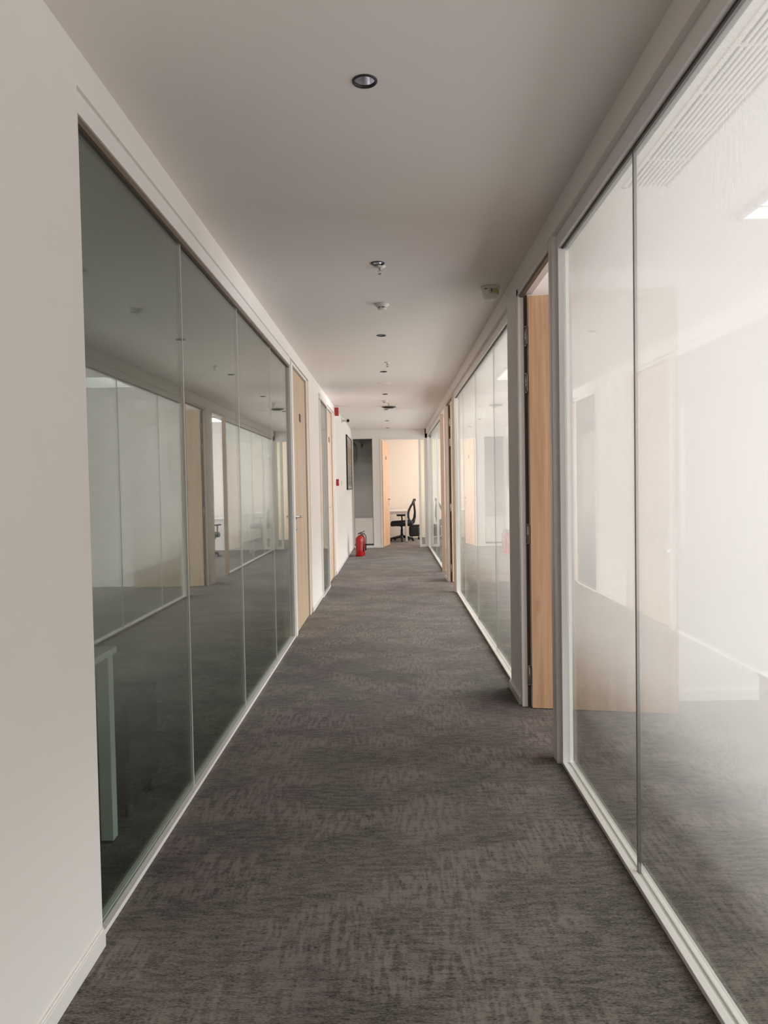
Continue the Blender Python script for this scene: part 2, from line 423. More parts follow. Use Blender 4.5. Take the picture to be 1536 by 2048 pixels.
# ------------------------------------------------------------------ glazed partitions
def glazing(name, side, y0, y1, joints, gmat, label, post0=True, post1=True, jm=None):
    """side -1 left / +1 right. Track, head, posts, one pane per bay, joint strips."""
    if name == 'window_2': xf, xb, xg = -0.895, -0.95, -0.915
    elif side < 0: xf, xb, xg = -0.93, -0.985, -0.957      # front, back, glass
    else: xf, xb, xg = 0.825, 0.885, 0.856
    t = empty(name, (xg, y0, 0)); tag(t, label, None, None, 'structure')
    s = side
    def X(a, b): return (min(a, b), max(a, b))
    # bottom track: outer flange, groove, inner flange
    tk = [X(xf, xf + s * 0.024) + (y0, y1, 0, 0.017), X(xf + s * 0.024, xb - s * 0.024) + (y0, y1, 0, 0.010), X(xb - s * 0.024, xb) + (y0, y1, 0, 0.017)]
    bm = bmesh.new()
    for b in rel(tk, t): b_box(bm, *b, bev=0.0015)
    finish(bm, 'bottom_track', WHITE, t)
    hd = [X(xf, xb) + (y0, y1, 2.548, HB - 0.0), ]
    bm = bmesh.new()
    for b in rel(hd, t): b_box(bm, *b, bev=0.0015)
    finish(bm, 'head_channel', WHITE, t)
    g0 = 2.527 if s < 0 else 2.540
    gk = [X(xf + s * 0.008 if s < 0 else xg - 0.013, xg - s * 0.0055) + (y0, y1, g0, 2.548), X(xg + s * 0.0055, xb - s * 0.008) + (y0, y1, g0, 2.548)]
    boxes('gasket', rel(gk, t), GASKET if s > 0 else REBATE, t)
    ps = []
    if post0: ps.append(X(xf, xg + s * 0.007) + (y0, y0 + 0.03, 0.017, 2.548))
    if post1: ps.append(X(xf, xg + s * 0.007) + (y1 - 0.03, y1, 0.017, 2.548))
    for b in ps:
        boxes('post', rel([b], t), WHITE, t, bev=0.0015)
    ed = [y0 + (0.03 if post0 else 0)] + list(joints) + [y1 - (0.03 if post1 else 0)]
    for a, b in zip(ed[:-1], ed[1:]):
        boxes('pane', rel([(xg - 0.005, xg + 0.005, a + (0.003 if a != ed[0] else 0), b - (0.003 if b != ed[-1] else 0), 0.011, 2.547)], t), [gmat], t)
    for j in joints:
        bm = bmesh.new()
        for b in rel([(xg - 0.0062, xg + 0.0062, j - 0.0042, j + 0.0042, 0.011, 2.547)], t): b_box(bm, *b)
        finish(bm, 'joint_strip', jm or JOINT, t)
    return t
glazing('window_1', -1, 2.266, 7.02, [3.46, 4.71, 6.0], GL_L, 'long dark glazed partition on the left, four panes between near wall and first door')
glazing('window_2', -1, 9.58, 10.62, [], GL_L, 'narrow white-framed glass panel beside the far left door')
glazing('window_3', 1, -1.6, 3.72, [-1.0, 0.15, 1.40, 2.635], GL_R, 'tall glazed partition at near right with dotted white film', jm=JOINTD)
glazing('window_4', 1, 5.14, 9.83, [6.22, 7.57, 8.88], GL_R, 'glazed partition on the right between the two open oak doors', jm=JOINT)
glazing('window_5', 1, 12.30, 17.33, [13.55, 14.8, 16.05], GL_R, 'farthest glazed partition on the right next to the end wall')

# post between near-right glazing and open door
p = empty('trim_1', (0.86, 3.76, 0)); tag(p, 'white aluminium door post with dark groove beside near right glazing', None, None, 'structure')
boxes('post', rel([(XR + 0.004, TR, 3.722, 3.752, 0, HB), (XR + 0.004, TR, 3.768, 3.815, 0, HB)], p), WHITE, p, bev=0.002)
boxes('groove', rel([(XR + 0.02, TR - 0.01, 3.752, 3.768, 0, HB)], p), GASKET, p)

# end wall: dark glazed panel and side light
e1 = empty('window_6', (-0.66, YE, 0)); tag(e1, 'tall dark glass panel at the end of the corridor left of the doorway', None, None, 'structure')
boxes('frame', rel([(-0.900, -0.885, YE - 0.012, YE + 0.05, 0.035, 2.52), (-0.440, -0.425, YE - 0.012, YE + 0.05, 0.035, 2.52)], e1), WHITE, e1)
boxes('gasket', rel([(-0.885, -0.440, YE - 0.005, YE + 0.03, 0.055, 0.095), (-0.885, -0.440, YE - 0.005, YE + 0.03, 2.495, 2.52), (-0.885, -0.878, YE - 0.004, YE + 0.03, 0.065, 0.70), (-0.447, -0.440, YE - 0.004, YE + 0.03, 0.065, 0.70)], e1), GASKET, e1)
boxes('lower_panel', rel([(-0.878, -0.447, YE + 0.0, YE + 0.03, 0.095, 0.695)], e1), CARDB, e1, bev=0.002)
boxes('transom', rel([(-0.885, -0.440, YE - 0.006, YE + 0.03, 0.695, 0.72)], e1), STEELG, e1)
boxes('pane', rel([(-0.885, -0.440, YE + 0.008, YE + 0.018, 0.72, 2.50)], e1), GL_E, e1)
e2 = empty('window_7', (0.72, YE, 0)); tag(e2, 'slim glass side light to the right of the end doorway', None, None, 'structure')
boxes('frame', rel([(0.625, 0.672, YE - 0.012, YE + 0.10, 0, 2.52), (0.755, 0.775, YE - 0.012, YE + 0.10, 0, 2.52), (0.672, 0.755, YE - 0.012, YE + 0.1, 0, 0.05), (0.672, 0.755, YE - 0.012, YE + 0.1, 2.48, 2.52)], e2), WHITE, e2)
boxes('pane', rel([(0.672, 0.755, YE + 0.01, YE + 0.02, 0.05, 2.48)], e2), GL_CLEAR, e2)

# ------------------------------------------------------------------ doors
def lever(parent, x, y, z, s, dy, mat=CHROME):
    """lever handle on a face whose outward normal is s*X; lever runs toward dy along Y. coordinates local to parent"""
    bm = bmesh.new()
    b_lathe(bm, [(0, 0.0), (0.026, 0.0), (0.026, 0.008), (0.011, 0.010), (0.0095, 0.045), (0, 0.046)] if s > 0 else [(0, 0.0), (0.026, 0.0), (0.026, -0.008), (0.011, -0.010), (0.0095, -0.045), (0, -0.046)], (x, y, z), 20, axis='X')
    b_tube(bm, [(x + s * 0.045, y - dy * 0.008, z), (x + s * 0.052, y + dy * 0.012, z), (x + s * 0.052, y + dy * 0.125, z)], 0.0095, 10)
    finish(bm, 'handle', mat, parent)
    bm = bmesh.new()
    b_lathe(bm, [(0, 0), (0.022, 0), (0.022, s * 0.007), (0.016, s * 0.009), (0, s * 0.009)], (x, y, z - 0.115), 18, axis='X')
    b_box(bm, min(x, x + s * 0.012), max(x, x + s * 0.012), y - 0.002, y + 0.002, z - 0.125, z - 0.105)
    finish(bm, 'keyhole_cover', mat, parent)

def door_left(name, y0, y1, jamb, label):
    """closed oak door in the left wall, hinged at the far jamb; frame y0-.04 .. y1+jamb"""
    t = empty(name, (-0.93, y0, 0)); tag(t, label, None, None, 'structure')
    fr = [(TL, XL - 0.004, y0 - 0.13, y0 - 0.012, 0, 2.60), (TL, XL - 0.004, y1 + 0.028, y1 + jamb, 0, 2.60), (TL, XL - 0.004, y0 - 0.012, y1 + 0.028, 2.575, 2.60)]
    boxes('frame', rel([fr[1]], t), BEIGE, t, bev=0.003)
    boxes('frame', rel([fr[0]], t), WHITE, t, bev=0.003)
    boxes('frame', rel([fr[2]], t), WHITE, t, bev=0.003)
    boxes('rebate_strip', rel([(TL, XL - 0.03, y1 + 0.004, y1 + 0.028, 0, 2.575), (TL, XL - 0.03, y0 - 0.012, y1 + 0.004, 2.558, 2.575)], t), REBATE, t)
    boxes('leaf', rel([(-0.965, XL - 0.018, y0 - 0.006, y1, 0.006, 2.555)], t), WOOD_GREYED, t, bev=0.0015)
    lever(t, XL - 0.018 + 0.93, 0.085, 1.13, 1, 1)
    yc = (y0 + y1) / 2 - 0.0
    boxes('number_plate', rel([(XL - 0.018, XL - 0.012, yc - 0.002, yc + 0.115, 2.085, 2.165)], t), DKPLATE, t, bev=0.001)
    return t
door_left('door_1', 7.16, 8.20, 0.24, 'closed oak door on the left, nearest of the two, with lever handle and dark number plate')
door_left('door_2', 10.77, 11.74, 0.29, 'closed oak door farther down the left wall before the fire call point')

def hinge(parent, x, y, z):
    bm = bmesh.new()
    b_lathe(bm, [(0, -0.055), (0.0085, -0.055), (0.0085, 0.055), (0, 0.055)], (x, y, z), 12)
    b_box(bm, x - 0.028, x - 0.002, y + 0.004, y + 0.008, z - 0.052, z + 0.052)
    b_box(bm, x + 0.002, x + 0.02, y - 0.02, y - 0.012, z - 0.052, z + 0.052)
    b_lathe(bm, [(0, 0.055), (0.010, 0.055), (0.010, 0.062), (0, 0.064)], (x, y, z), 12)
    b_lathe(bm, [(0, -0.064), (0.010, -0.062), (0.010, -0.055), (0, -0.055)], (x, y, z), 12)
    b_lathe(bm, [(0.0092, -0.003), (0.0100, -0.003), (0.0100, 0.003), (0.0092, 0.003)], (x, y, z), 12)
    finish(bm, 'hinge', CHROME, parent)

def door_open(name, y0, y1, label, frame_mat, ang, hz=(0.20, 1.09, 2.03, 2.32), wood=WOOD, far=True):
    """open doorway in right wall; leaf hinged at far jamb (y1) and swung into the room."""
    t = empty(name, (XR, y1, 0)); tag(t, label, None, None, 'structure')
    boxes('frame', rel([(XR + 0.0, XR + 0.034, y1 + 0.0, y1 + 0.05, 0, HB), (XR + 0.056, TR, y1, y1 + 0.05, 0, HB)], t), frame_mat, t, bev=0.002)
    boxes('frame', rel([(XR + 0.0, TR, y0, y1 + 0.05, 2.575, HB)], t), frame_mat, t, bev=0.002)
    if name != 'door_3':
        boxes('frame', rel([(XR + 0.0, TR, y0 - 0.05, y0, 0, HB)], t), frame_mat, t, bev=0.002)
    boxes('rebate_strip', rel([(XR + 0.034, XR + 0.056, y1 + 0.012, y1 + 0.05, 0, 2.575), (XR + 0.012, XR + 0.034, y0, y1, 2.560, 2.575), (XR + 0.034, XR + 0.039, y1 - 0.0, y1 + 0.012, 0, 2.575)], t), REBATE, t)
    if far:
        lw = y1 - y0 - 0.01
        lf = boxes('leaf', [(0.006, lw, -0.045, 0.0, 0.006, 2.555)], wood, t, bev=0.0015, loc=(0.056, -0.006, 0), rotz=-ang)
        bm = bmesh.new()
        b_lathe(bm, [(0, 0), (0.026, 0), (0.026, -0.008), (0.011, -0.010), (0.0095, -0.045), (0, -0.046)], (lw - 0.07, -0.045, 1.1), 20, axis='Y')
        b_tube(bm, [(lw - 0.062, -0.09, 1.1), (lw - 0.082, -0.097, 1.1), (lw - 0.195, -0.097, 1.1)], 0.0095, 10)
        b_lathe(bm, [(0, 0), (0.022, 0), (0.022, -0.007), (0, -0.008)], (lw - 0.07, -0.045, 0.985), 18, axis='Y')
        finish(bm, 'handle', CHROME, lf)
        for z in hz: hinge(t, 0.046, -0.002, z)
    return t
door_open('door_3', 3.82, 4.70, 'open oak door swung into the first room on the right', WHITE, math.radians(11))
door_open('door_4', 9.90, 10.92, 'open oak door of the second room on the right', BEIGE, math.radians(4), wood=WOOD_GREYED)
# third right doorway: leaf hinged at its near jamb, folded back along the party wall
t = empty('door_5', (XR, 11.36, 0)); tag(t, 'farthest doorway on the right, door folded back into the room', None, None, 'structure')
boxes('frame', rel([(XR, XR + 0.07, 11.33, 11.36, 0, HB)], t), BEIGE, t, bev=0.002)
boxes('frame', rel([(XR, XR + 0.06, 12.26, 12.30, 0, HB)], t), BEIGE, t, bev=0.002)
boxes('frame', rel([(XR, XR + 0.07, 11.36, 12.26, 2.575, HB)], t), BEIGE, t, bev=0.002)
boxes('leaf', [(0.14, 0.94, 0.02, 0.06, 0.006, 2.555)], WOOD_GREYED, t, bev=0.0015)
# end doorway
t = empty('door_6', (-0.262, YE, 0)); tag(t, 'pale oak door standing open at the end doorway', None, None, 'structure')
boxes('frame', rel([(-0.262, -0.232, YE - 0.01, YE + 0.12, 0, 2.52)], t), WHITE, t, bev=0.002)
boxes('frame', rel([(-0.232, 0.625, YE - 0.01, YE + 0.12, 2.49, 2.52)], t), WHITE, t, bev=0.002)
lf = boxes('leaf', [(0.0, 0.85, -0.02, 0.022, 0.006, 2.485)], WOOD, t, bev=0.0015, loc=(0.035, 0.10, 0), rotz=math.radians(80.5))
bm = bmesh.new()
b_lathe(bm, [(0, 0), (0.026, 0), (0.026, -0.008), (0.011, -0.010), (0.0095, -0.045), (0, -0.046)], (0.78, -0.02, 1.11), 16, axis='Y')
b_tube(bm, [(0.78, -0.065, 1.11), (0.76, -0.07, 1.11), (0.66, -0.07, 1.11)], 0.0095, 8)
b_lathe(bm, [(0, 0), (0.022, 0), (0.022, -0.007), (0, -0.008)], (0.78, -0.02, 1.0), 16, axis='Y')
finish(bm, 'handle', CHROME, lf)
boxes('number_plate', [(0.40, 0.50, -0.026, -0.02, 2.05, 2.13)], DKPLATE, lf, bev=0.001)

# ------------------------------------------------------------------ ceiling fittings
def downlight(x, y, n, i):
    t = empty('downlight', (x, y, H))
    bm = bmesh.new(); b_lathe(bm, [(0.033, 0.004), (0.0335, -0.004), (0.0395, -0.005), (0.0415, -0.002), (0.0415, 0.0), (0.036, 0.004)], seg=36)
    finish(bm, 'trim_ring', BLACK, t)
    bm = bmesh.new(); b_lathe(bm, [(0.0345, 0.001), (0.031, 0.022), (0.024, 0.042), (0.013, 0.054), (0.0, 0.057)], seg=36)
    finish(bm, 'reflector', PURPLE, t)
    bm = bmesh.new(); b_lathe(bm, [(0.0, 0.050), (0.009, 0.050), (0.010, 0.053), (0.0, 0.054)], seg=20)
    finish(bm, 'bulb', PLASTIC, t)
    return t
ORD = ['largest recessed downlight in view, nearest to the viewer', 'second recessed black-rimmed downlight, just before the first sprinkler',
       'third recessed downlight, just beyond the smoke detector', 'fourth recessed downlight, just behind the second sprinkler',
       'fifth recessed downlight, beyond the flat ceiling plate', 'sixth recessed downlight, right by the black air diffuser',
       'seventh recessed downlight, between diffuser and end wall', 'farthest recessed downlight, close to the end wall']
for i, (x, y) in enumerate(DL):
    tag(downlight(x, y, 0, i), ORD[i], 'downlight', 'recessed downlights along the corridor ceiling')

def sprinkler(x, y, label):
    t = empty('sprinkler', (x, y, H)); tag(t, label, 'sprinkler', 'ceiling sprinklers')
    bm = bmesh.new(); b_lathe(bm, [(0, -0.001), (0.033, -0.001), (0.033, -0.004), (0.016, -0.010), (0.012, -0.013), (0, -0.013)], seg=28)
    finish(bm, 'escutcheon', PLASTIC, t)
    bm = bmesh.new()
    b_lathe(bm, [(0, -0.012), (0.009, -0.012), (0.009, -0.020), (0.006, -0.022), (0, -0.022)], seg=14)
    for s in (-1, 1): b_tube(bm, [(s * 0.006, 0, -0.02), (s * 0.010, 0, -0.032), (s * 0.004, 0, -0.046)], 0.0018, 6)
    b_tube(bm, [(0, 0, -0.02), (0, 0, -0.046)], 0.0026, 8)
    finish(bm, 'sprinkler_body', CHROME, t)
    bm = bmesh.new()
    b_lathe(bm, [(0, -0.0455), (0.005, -0.0455), (0.016, -0.0475), (0.016, -0.049), (0, -0.0485)], seg=20)
    finish(bm, 'deflector', CHROME, t)
sprinkler(-0.048, 4.56, 'small pendant sprinkler head nearest the viewer, behind the second downlight')
sprinkler(-0.028, 8.05, 'small pendant sprinkler head between the third and fourth downlights')
sprinkler(-0.030, 11.95, 'farthest sprinkler head just in front of the black air diffuser')

def smoke(x, y, label, s=1.0):
    t = empty('smoke_detector', (x, y, H)); tag(t, label, 'smoke detector', 'smoke detectors on the corridor ceiling')
    bm = bmesh.new(); b_lathe(bm, [(0, 0), (0.052 * s, 0), (0.052 * s, -0.010), (0.044 * s, -0.014), (0.036 * s, -0.024 * s), (0, -0.024 * s)], seg=32)
    finish(bm, 'base', PLASTIC, t)
    bm = bmesh.new(); b_lathe(bm, [(0.030 * s, -0.024 * s), (0.030 * s, -0.031 * s), (0, -0.031 * s)], seg=32)
    finish(bm, 'sensing_slots', BLACK, t)
    bm = bmesh.new()
    for k in range(6):
        a = k * math.pi / 3 + 0.3
        b_box(bm, 0.0295 * s * math.cos(a) - 0.004, 0.0295 * s * math.cos(a) + 0.004, 0.0295 * s * math.sin(a) - 0.004, 0.0295 * s * math.sin(a) + 0.004, -0.031 * s, -0.024 * s)
    b_lathe(bm, [(0.033 * s, -0.031 * s), (0.033 * s, -0.035 * s), (0.022 * s, -0.040 * s), (0, -0.041 * s)], seg=32)
    b_lathe(bm, [(0, -0.031 * s), (0.033 * s, -0.031 * s)], seg=32)
    finish(bm, 'cap', PLASTIC, t)
smoke(-0.05, 5.50, 'white smoke detector between the first sprinkler and third downlight')
smoke(-0.085, 11.6, 'small white smoke detector close to the black air diffuser', 0.9)
smoke(-0.80, 16.6, 'small white smoke detector at far left beside the end wall', 0.9)

bm = bmesh.new(); b_lathe(bm, [(0, 0), (0.085, 0), (0.085, -0.004), (0.08, -0.006), (0, -0.006)], (0, 0, 0), 36)
o = finish(bm, 'access_plate', CEIL, loc=(-0.08, 9.68, H)); tag(o, 'flat round white plate on the ceiling beyond the fourth downlight', 'ceiling plate')

t = empty('air_diffuser', (-0.03, 12.40, H)); tag(t, 'round ceiling air diffuser with dark vanes far down the corridor', 'air diffuser')
bm = bmesh.new(); b_lathe(bm, [(0.15, 0), (0.15, -0.004), (0.118, -0.012), (0.112, -0.004), (0.112, 0)], seg=40); finish(bm, 'outer_ring', PLASTIC, t)
bm = bmesh.new(); b_lathe(bm, [(0, -0.001), (0.112, -0.001)], seg=40); b_lathe(bm, [(0.105, -0.003), (0.112, -0.02), (0.108, -0.021), (0.100, -0.004)], seg=40); finish(bm, 'throat', BLACK, t)
for r in (0.085, 0.058):
    bm = bmesh.new(); b_lathe(bm, [(r * 0.75, -0.006), (r, -0.030), (r - 0.004, -0.031), (r * 0.75 - 0.004, -0.007)], seg=36); finish(bm, 'vane', GASKET, t)
bm = bmesh.new(); b_lathe(bm, [(0, -0.034), (0.035, -0.034), (0.037, -0.03), (0.012, -0.02), (0.01, -0.002), (0, -0.002)], seg=24); finish(bm, 'centre_cone', GASKET, t)
o = boxes('access_hatch', [(-0.14, 0.14, -0.14, 0.14, -0.004, 0.0)], CEIL, loc=(0.25, 12.9, H), bev=0.001); tag(o, 'faint square hatch on ceiling to the right of the air diffuser', 'ceiling hatch')

# emergency lamp dome
t = empty('ceiling_sensor', (0.685, 5.10, H)); tag(t, 'white domed ceiling sensor with yellowed lens above the open oak door', 'sensor')
bm = bmesh.new(); b_lathe(bm, [(0, 0), (0.064, 0), (0.066, -0.006), (0.058, -0.016), (0, -0.016)], seg=36); finish(bm, 'base', PLASTIC, t)
bm = bmesh.new(); b_lathe(bm, [(0.053, -0.016), (0.056, -0.030), (0.052, -0.060), (0.040, -0.078), (0.020, -0.086), (0, -0.088)], seg=36); finish(bm, 'dome', PLASTIC, t)
bm = bmesh.new()
for k in range(9):
    a = math.radians(-100 + k * 9)
    b_box(bm, 0.0555 * math.cos(a) - 0.004, 0.0555 * math.cos(a) + 0.004, 0.0555 * math.sin(a) - 0.004, 0.0555 * math.sin(a) + 0.004, -0.052, -0.022)
finish(bm, 'lens', YELLOWED, t)
boxes('vent_slot', [(-0.046, -0.026, -0.050, -0.040, -0.021, -0.018)], BLACK, t)
boxes('vent_slot', [(-0.002, 0.004, -0.0615, -0.054, -0.045, -0.022)], BLACK, t)

# room lamps and grille behind right glazing
def lamp(name, x0, x1, y0, y1, label):
    t = empty(name, ((x0 + x1) / 2, (y0 + y1) / 2, H)); tag(t, label, 'ceiling lamp', 'ceiling lamp panels in the right rooms')
    hx, hy = (x1 - x0) / 2, (y1 - y0) / 2
    boxes('frame', [(-hx, hx, -hy, -hy + 0.025, -0.02, 0), (-hx, hx, hy - 0.025, hy, -0.02, 0), (-hx, -hx + 0.025, -hy, hy, -0.02, 0), (hx - 0.025, hx, -hy, hy, -0.02, 0), (-hx, hx, hy - 0.20, hy - 0.185, -0.02, 0)], WHITE, t)
    boxes('diffuser', [(-hx + 0.025, hx - 0.025, -hy + 0.025, hy - 0.025, -0.016, -0.004)], LAMPM, t)
lamp('lamp_panel', 1.76, 2.36, 2.65, 3.85, 'bright ceiling lamp panel seen through the near right glass')
lamp('lamp_panel', 1.30, 1.90, 8.55, 9.45, 'ceiling lamp panel in the second room on the right')
lamp('lamp_panel', 1.28, 1.88, 13.6, 14.5, 'ceiling lamp panel in the third room on the right')
lamp('lamp_panel', 0.7, 1.3, 18.6, 19.2, 'ceiling lamp panel in the office beyond the end doorway')

t = empty('air_grille', ((GX0 + GX1) / 2, GY1, H)); tag(t, 'long slatted linear air grille in ceiling behind near right glass', 'air grille')
boxes('frame', rel([(GX0 - 0.012, GX0 + 0.004, GY0, GY1 + 0.01, H - 0.004, H + 0.03), (GX1 - 0.004, GX1 + 0.012, GY0, GY1 + 0.01, H - 0.004, H + 0.03), (GX0 - 0.012, GX1 + 0.012, GY1, GY1 + 0.012, H - 0.004, H + 0.03)], t), CEIL, t)
ns = 9; pit = (GX1 - GX0 - 0.008) / ns
for k in range(ns - 1):
    x = GX0 + 0.004 + (k + 1) * pit
    boxes('slat', rel([(x - 0.0045, x + 0.0045, GY0, GY1, H - 0.002, H + 0.004)], t), CEIL, t)
for y in (2.07, 2.35, 2.63, 2.90, 3.16):
    boxes('cross_bar', rel([(GX0, GX1, y - 0.006, y + 0.006, H + 0.000, H + 0.006)], t), CEIL, t)
boxes('backing', rel([(GX0 - 0.01, GX1 + 0.01, GY0, GY1 + 0.01, H + 0.035, H + 0.045)], t), GASKET, t)

# ------------------------------------------------------------------ things on the left wall
t = empty('alarm_sounder', (XL, 12.20, 2.635)); tag(t, 'dark red fire alarm sounder high on the left wall', 'alarm')
boxes('base', [(0, 0.012, -0.055, 0.055, -0.07, 0.07)], PLASTIC, t, bev=0.003)
boxes('housing', [(0.012, 0.075, -0.05, 0.05, -0.065, 0.065)], REDP, t, bev=0.008)
boxes('strobe_lens', [(0.075, 0.082, -0.03, 0.03, 0.0, 0.05)], PLASTIC, t, bev=0.003)
t = empty('call_point', (XL, 12.40, 1.49)); tag(t, 'red manual fire call point on the left wall beside the far door', 'call point')
boxes('housing', [(0, 0.045, -0.045, 0.045, -0.055, 0.055)], REDP, t, bev=0.006)
boxes('glass_tab', [(0.045, 0.047, -0.026, 0.026, -0.02, 0.022)], LABEL, t)
t = empty('light_switch', (XL, 13.66, 1.49)); tag(t, 'small white switch plate right of the red call point', 'switch')
boxes('plate', [(0, 0.009, -0.043, 0.043, -0.043, 0.043)], PLASTIC, t, bev=0.002)
boxes('rocker', [(0.009, 0.013, -0.018, 0.018, -0.026, 0.026)], WHITE, t, bev=0.001)

def poster_mat():
    m, nt, b = newmat('poster_print')
    tc = N(nt, 'ShaderNodeTexCoord'); sp = N(nt, 'ShaderNodeSeparateXYZ'); nt.links.new(tc.outputs['Generated'], sp.inputs[0])
    cr = N(nt, 'ShaderNodeValToRGB'); cr.color_ramp.interpolation = 'CONSTANT'; e = cr.color_ramp.elements
    e[0].position = 0; e[0].color = (0.62, 0.60, 0.58, 1)
    e[1].position = 0.04; e[1].color = (0.32, 0.30, 0.29, 1)
    for p_, c in ((0.25, (0.42, 0.38, 0.35)), (0.45, (0.52, 0.40, 0.31)), (0.82, (0.66, 0.60, 0.54)), (0.95, (0.74, 0.71, 0.68))):
        q = e.new(p_); q.color = c + (1,)
    nt.links.new(sp.outputs[2], cr.inputs[0])
    br = N(nt, 'ShaderNodeTexBrick'); br.inputs['Color1'].default_value = (0.55, 0.5, 0.46, 1); br.inputs['Color2'].default_value = (0.95, 0.93, 0.9, 1)
    br.inputs['Mortar'].default_value = (0.8, 0.76, 0.72, 1); br.inputs['Scale'].default_value = 5.0
    mp = N(nt, 'ShaderNodeMapping'); mp.inputs['Rotation'].default_value = (0, math.pi / 2, math.pi / 2)
    nt.links.new(tc.outputs['Generated'], mp.inputs[0]); nt.links.new(mp.outputs[0], br.inputs[0])
    mx = N(nt, 'ShaderNodeMix', data_type='RGBA', blend_type='MULTIPLY'); mx.inputs[0].default_value = 0.8
    nt.links.new(cr.outputs[0], mx.inputs[6]); nt.links.new(br.outputs[0], mx.inputs[7]); nt.links.new(mx.outputs[2], b.inputs['Base Color'])
    b.inputs['Roughness'].default_value = 0.25
    return m
t = empty('framed_notice', (XL, 16.1, 1.92)); tag(t, 'large black-framed printed notice on the left wall near the end', 'framed notice')
hy, hz = 0.90, 0.56
boxes('frame', [(0, 0.03, -hy, -hy + 0.022, -hz, hz), (0, 0.022, hy - 0.022, hy, -hz, hz), (0, 0.022, -hy, hy, -hz, -hz + 0.02), (0, 0.022, -hy, hy, hz - 0.02, hz)], BLACK, t)
boxes('print', [(0.002, 0.014, -hy + 0.02, hy - 0.02, -hz + 0.02, hz - 0.02)], poster_mat(), t)
# dome camera on bracket
t = empty('security_camera', (XL, 14.0, 2.645)); tag(t, 'small security camera with black lens high on the left wall', 'security camera')
bm = bmesh.new(); b_lathe(bm, [(0, 0), (0.045, 0), (0.045, 0.012), (0.02, 0.018), (0.014, 0.10), (0, 0.10)], seg=24, axis='X'); finish(bm, 'wall_mount', PLASTIC, t)
bm = bmesh.new(); b_lathe(bm, [(0, 0.075), (0.030, 0.070), (0.042, 0.045), (0.044, 0.0), (0.041, -0.035), (0, -0.035)], (0.125, 0, 0.0), 28, axis='Y'); finish(bm, 'housing', PLASTIC, t)
bm = bmesh.new(); b_lathe(bm, [(0, -0.050), (0.012, -0.048), (0.026, -0.040), (0.029, -0.033), (0, -0.033)], (0.125, 0, 0.0), 28, axis='Y'); finish(bm, 'lens', BLACK, t)

# ------------------------------------------------------------------ fire extinguishers
def extinguisher(loc, rz, label):
    t = empty('fire_extinguisher', loc, rz); tag(t, label, 'fire extinguisher', 'fire extinguishers at the corridor end')
    bm = bmesh.new()
    b_lathe(bm, [(0, 0.0), (0.074, 0.0), (0.077, 0.012), (0.077, 0.345), (0.070, 0.375), (0.050, 0.400), (0.026, 0.412), (0.022, 0.425), (0, 0.425)], seg=36)
    finish(bm, 'cylinder', RED, t)
    bm = bmesh.new()
    for k in range(13):
        pass
    n = 14
    vs = [[], []]
    for j, z in enumerate((0.13, 0.30)):
        for k in range(n):
            a = math.radians(-150 + k * 120 / (n - 1)); vs[j].append(bm.verts.new((0.0782 * math.cos(a), 0.0782 * math.sin(a), z)))
    for k in range(n - 1): bm.faces.new((vs[0][k], vs[0][k + 1], vs[1][k + 1], vs[1][k]))
    finish(bm, 'label_sticker', REDP, t)
    bm = bmesh.new(); b_lathe(bm, [(0, 0.422), (0.019, 0.422), (0.019, 0.448), (0.013, 0.455), (0, 0.455)], seg=20)
    finish(bm, 'valve', CHROME, t)
    bm = bmesh.new()
    b_box(bm, -0.035, 0.085, -0.010, 0.010, 0.452, 0.460)
    b_box(bm, -0.02, 0.012, -0.009, 0.009, 0.455, 0.475)
    finish(bm, 'carry_handle', BLACK, t)
    bm = bmesh.new()
    b_tube(bm, [(-0.015, 0, 0.466), (0.03, 0, 0.482), (0.075, 0, 0.500)], 0.007, 8)
    finish(bm, 'squeeze_lever', BLACK, t)
    bm = bmesh.new(); b_lathe(bm, [(0, 0.018), (0.014, 0.018), (0.014, 0.032), (0, 0.032)], (0, 0, 0.437), 18, axis='Y')
    bmesh.ops.transform(bm, matrix=Matrix.Rotation(math.pi, 4, 'Z'), verts=bm.verts[:]); finish(bm, 'pressure_gauge', CHROME, t)
    bm = bmesh.new()
    b_tube(bm, [(0.018, 0, 0.437), (0.06, 0, 0.437), (0.092, 0, 0.41), (0.098, 0, 0.36), (0.095, 0, 0.26), (0.093, 0, 0.19)], [0.009] * 5 + [0.012], 10)
    b_tube(bm, [(0.093, 0, 0.19), (0.094, 0, 0.12), (0.095, 0, 0.10)], [0.013, 0.018, 0.019], 12)
    finish(bm, 'hose', BLACK, t)
extinguisher((-0.685, 15.25, 0), 0.0, 'front red fire extinguisher standing on the carpet near the end wall')
extinguisher((-0.655, 15.50, 0), 0.25, 'second red fire extinguisher, half hidden directly behind the front one')

# ------------------------------------------------------------------ desks, chairs
def desk(loc, w, d, rz, label, top=DESK, h=0.78):
    t = empty('desk', loc, rz); tag(t, label, 'desk')
    boxes('desktop', [(0, w, 0, d, h - 0.025, h)], top, t, bev=0.002)
    boxes('rail', [(0.05, w - 0.05, 0.02, 0.05, h - 0.085, h - 0.025)], WHITE, t)
    boxes('rail', [(0.05, w - 0.05, d - 0.05, d - 0.02, h - 0.085, h - 0.025)], WHITE, t)
    for x in (0.012, w - 0.062):
        for y in (0.012, d - 0.062):
            boxes('leg', [(x, x + 0.05, y, y + 0.05, 0.012, h - 0.025)], WHITE, t, bev=0.003)
            bm = bmesh.new(); b_lathe(bm, [(0, 0), (0.022, 0), (0.022, 0.012), (0, 0.012)], (x + 0.025, y + 0.025, 0), 14); finish(bm, 'foot', BLACK, t)
    return t

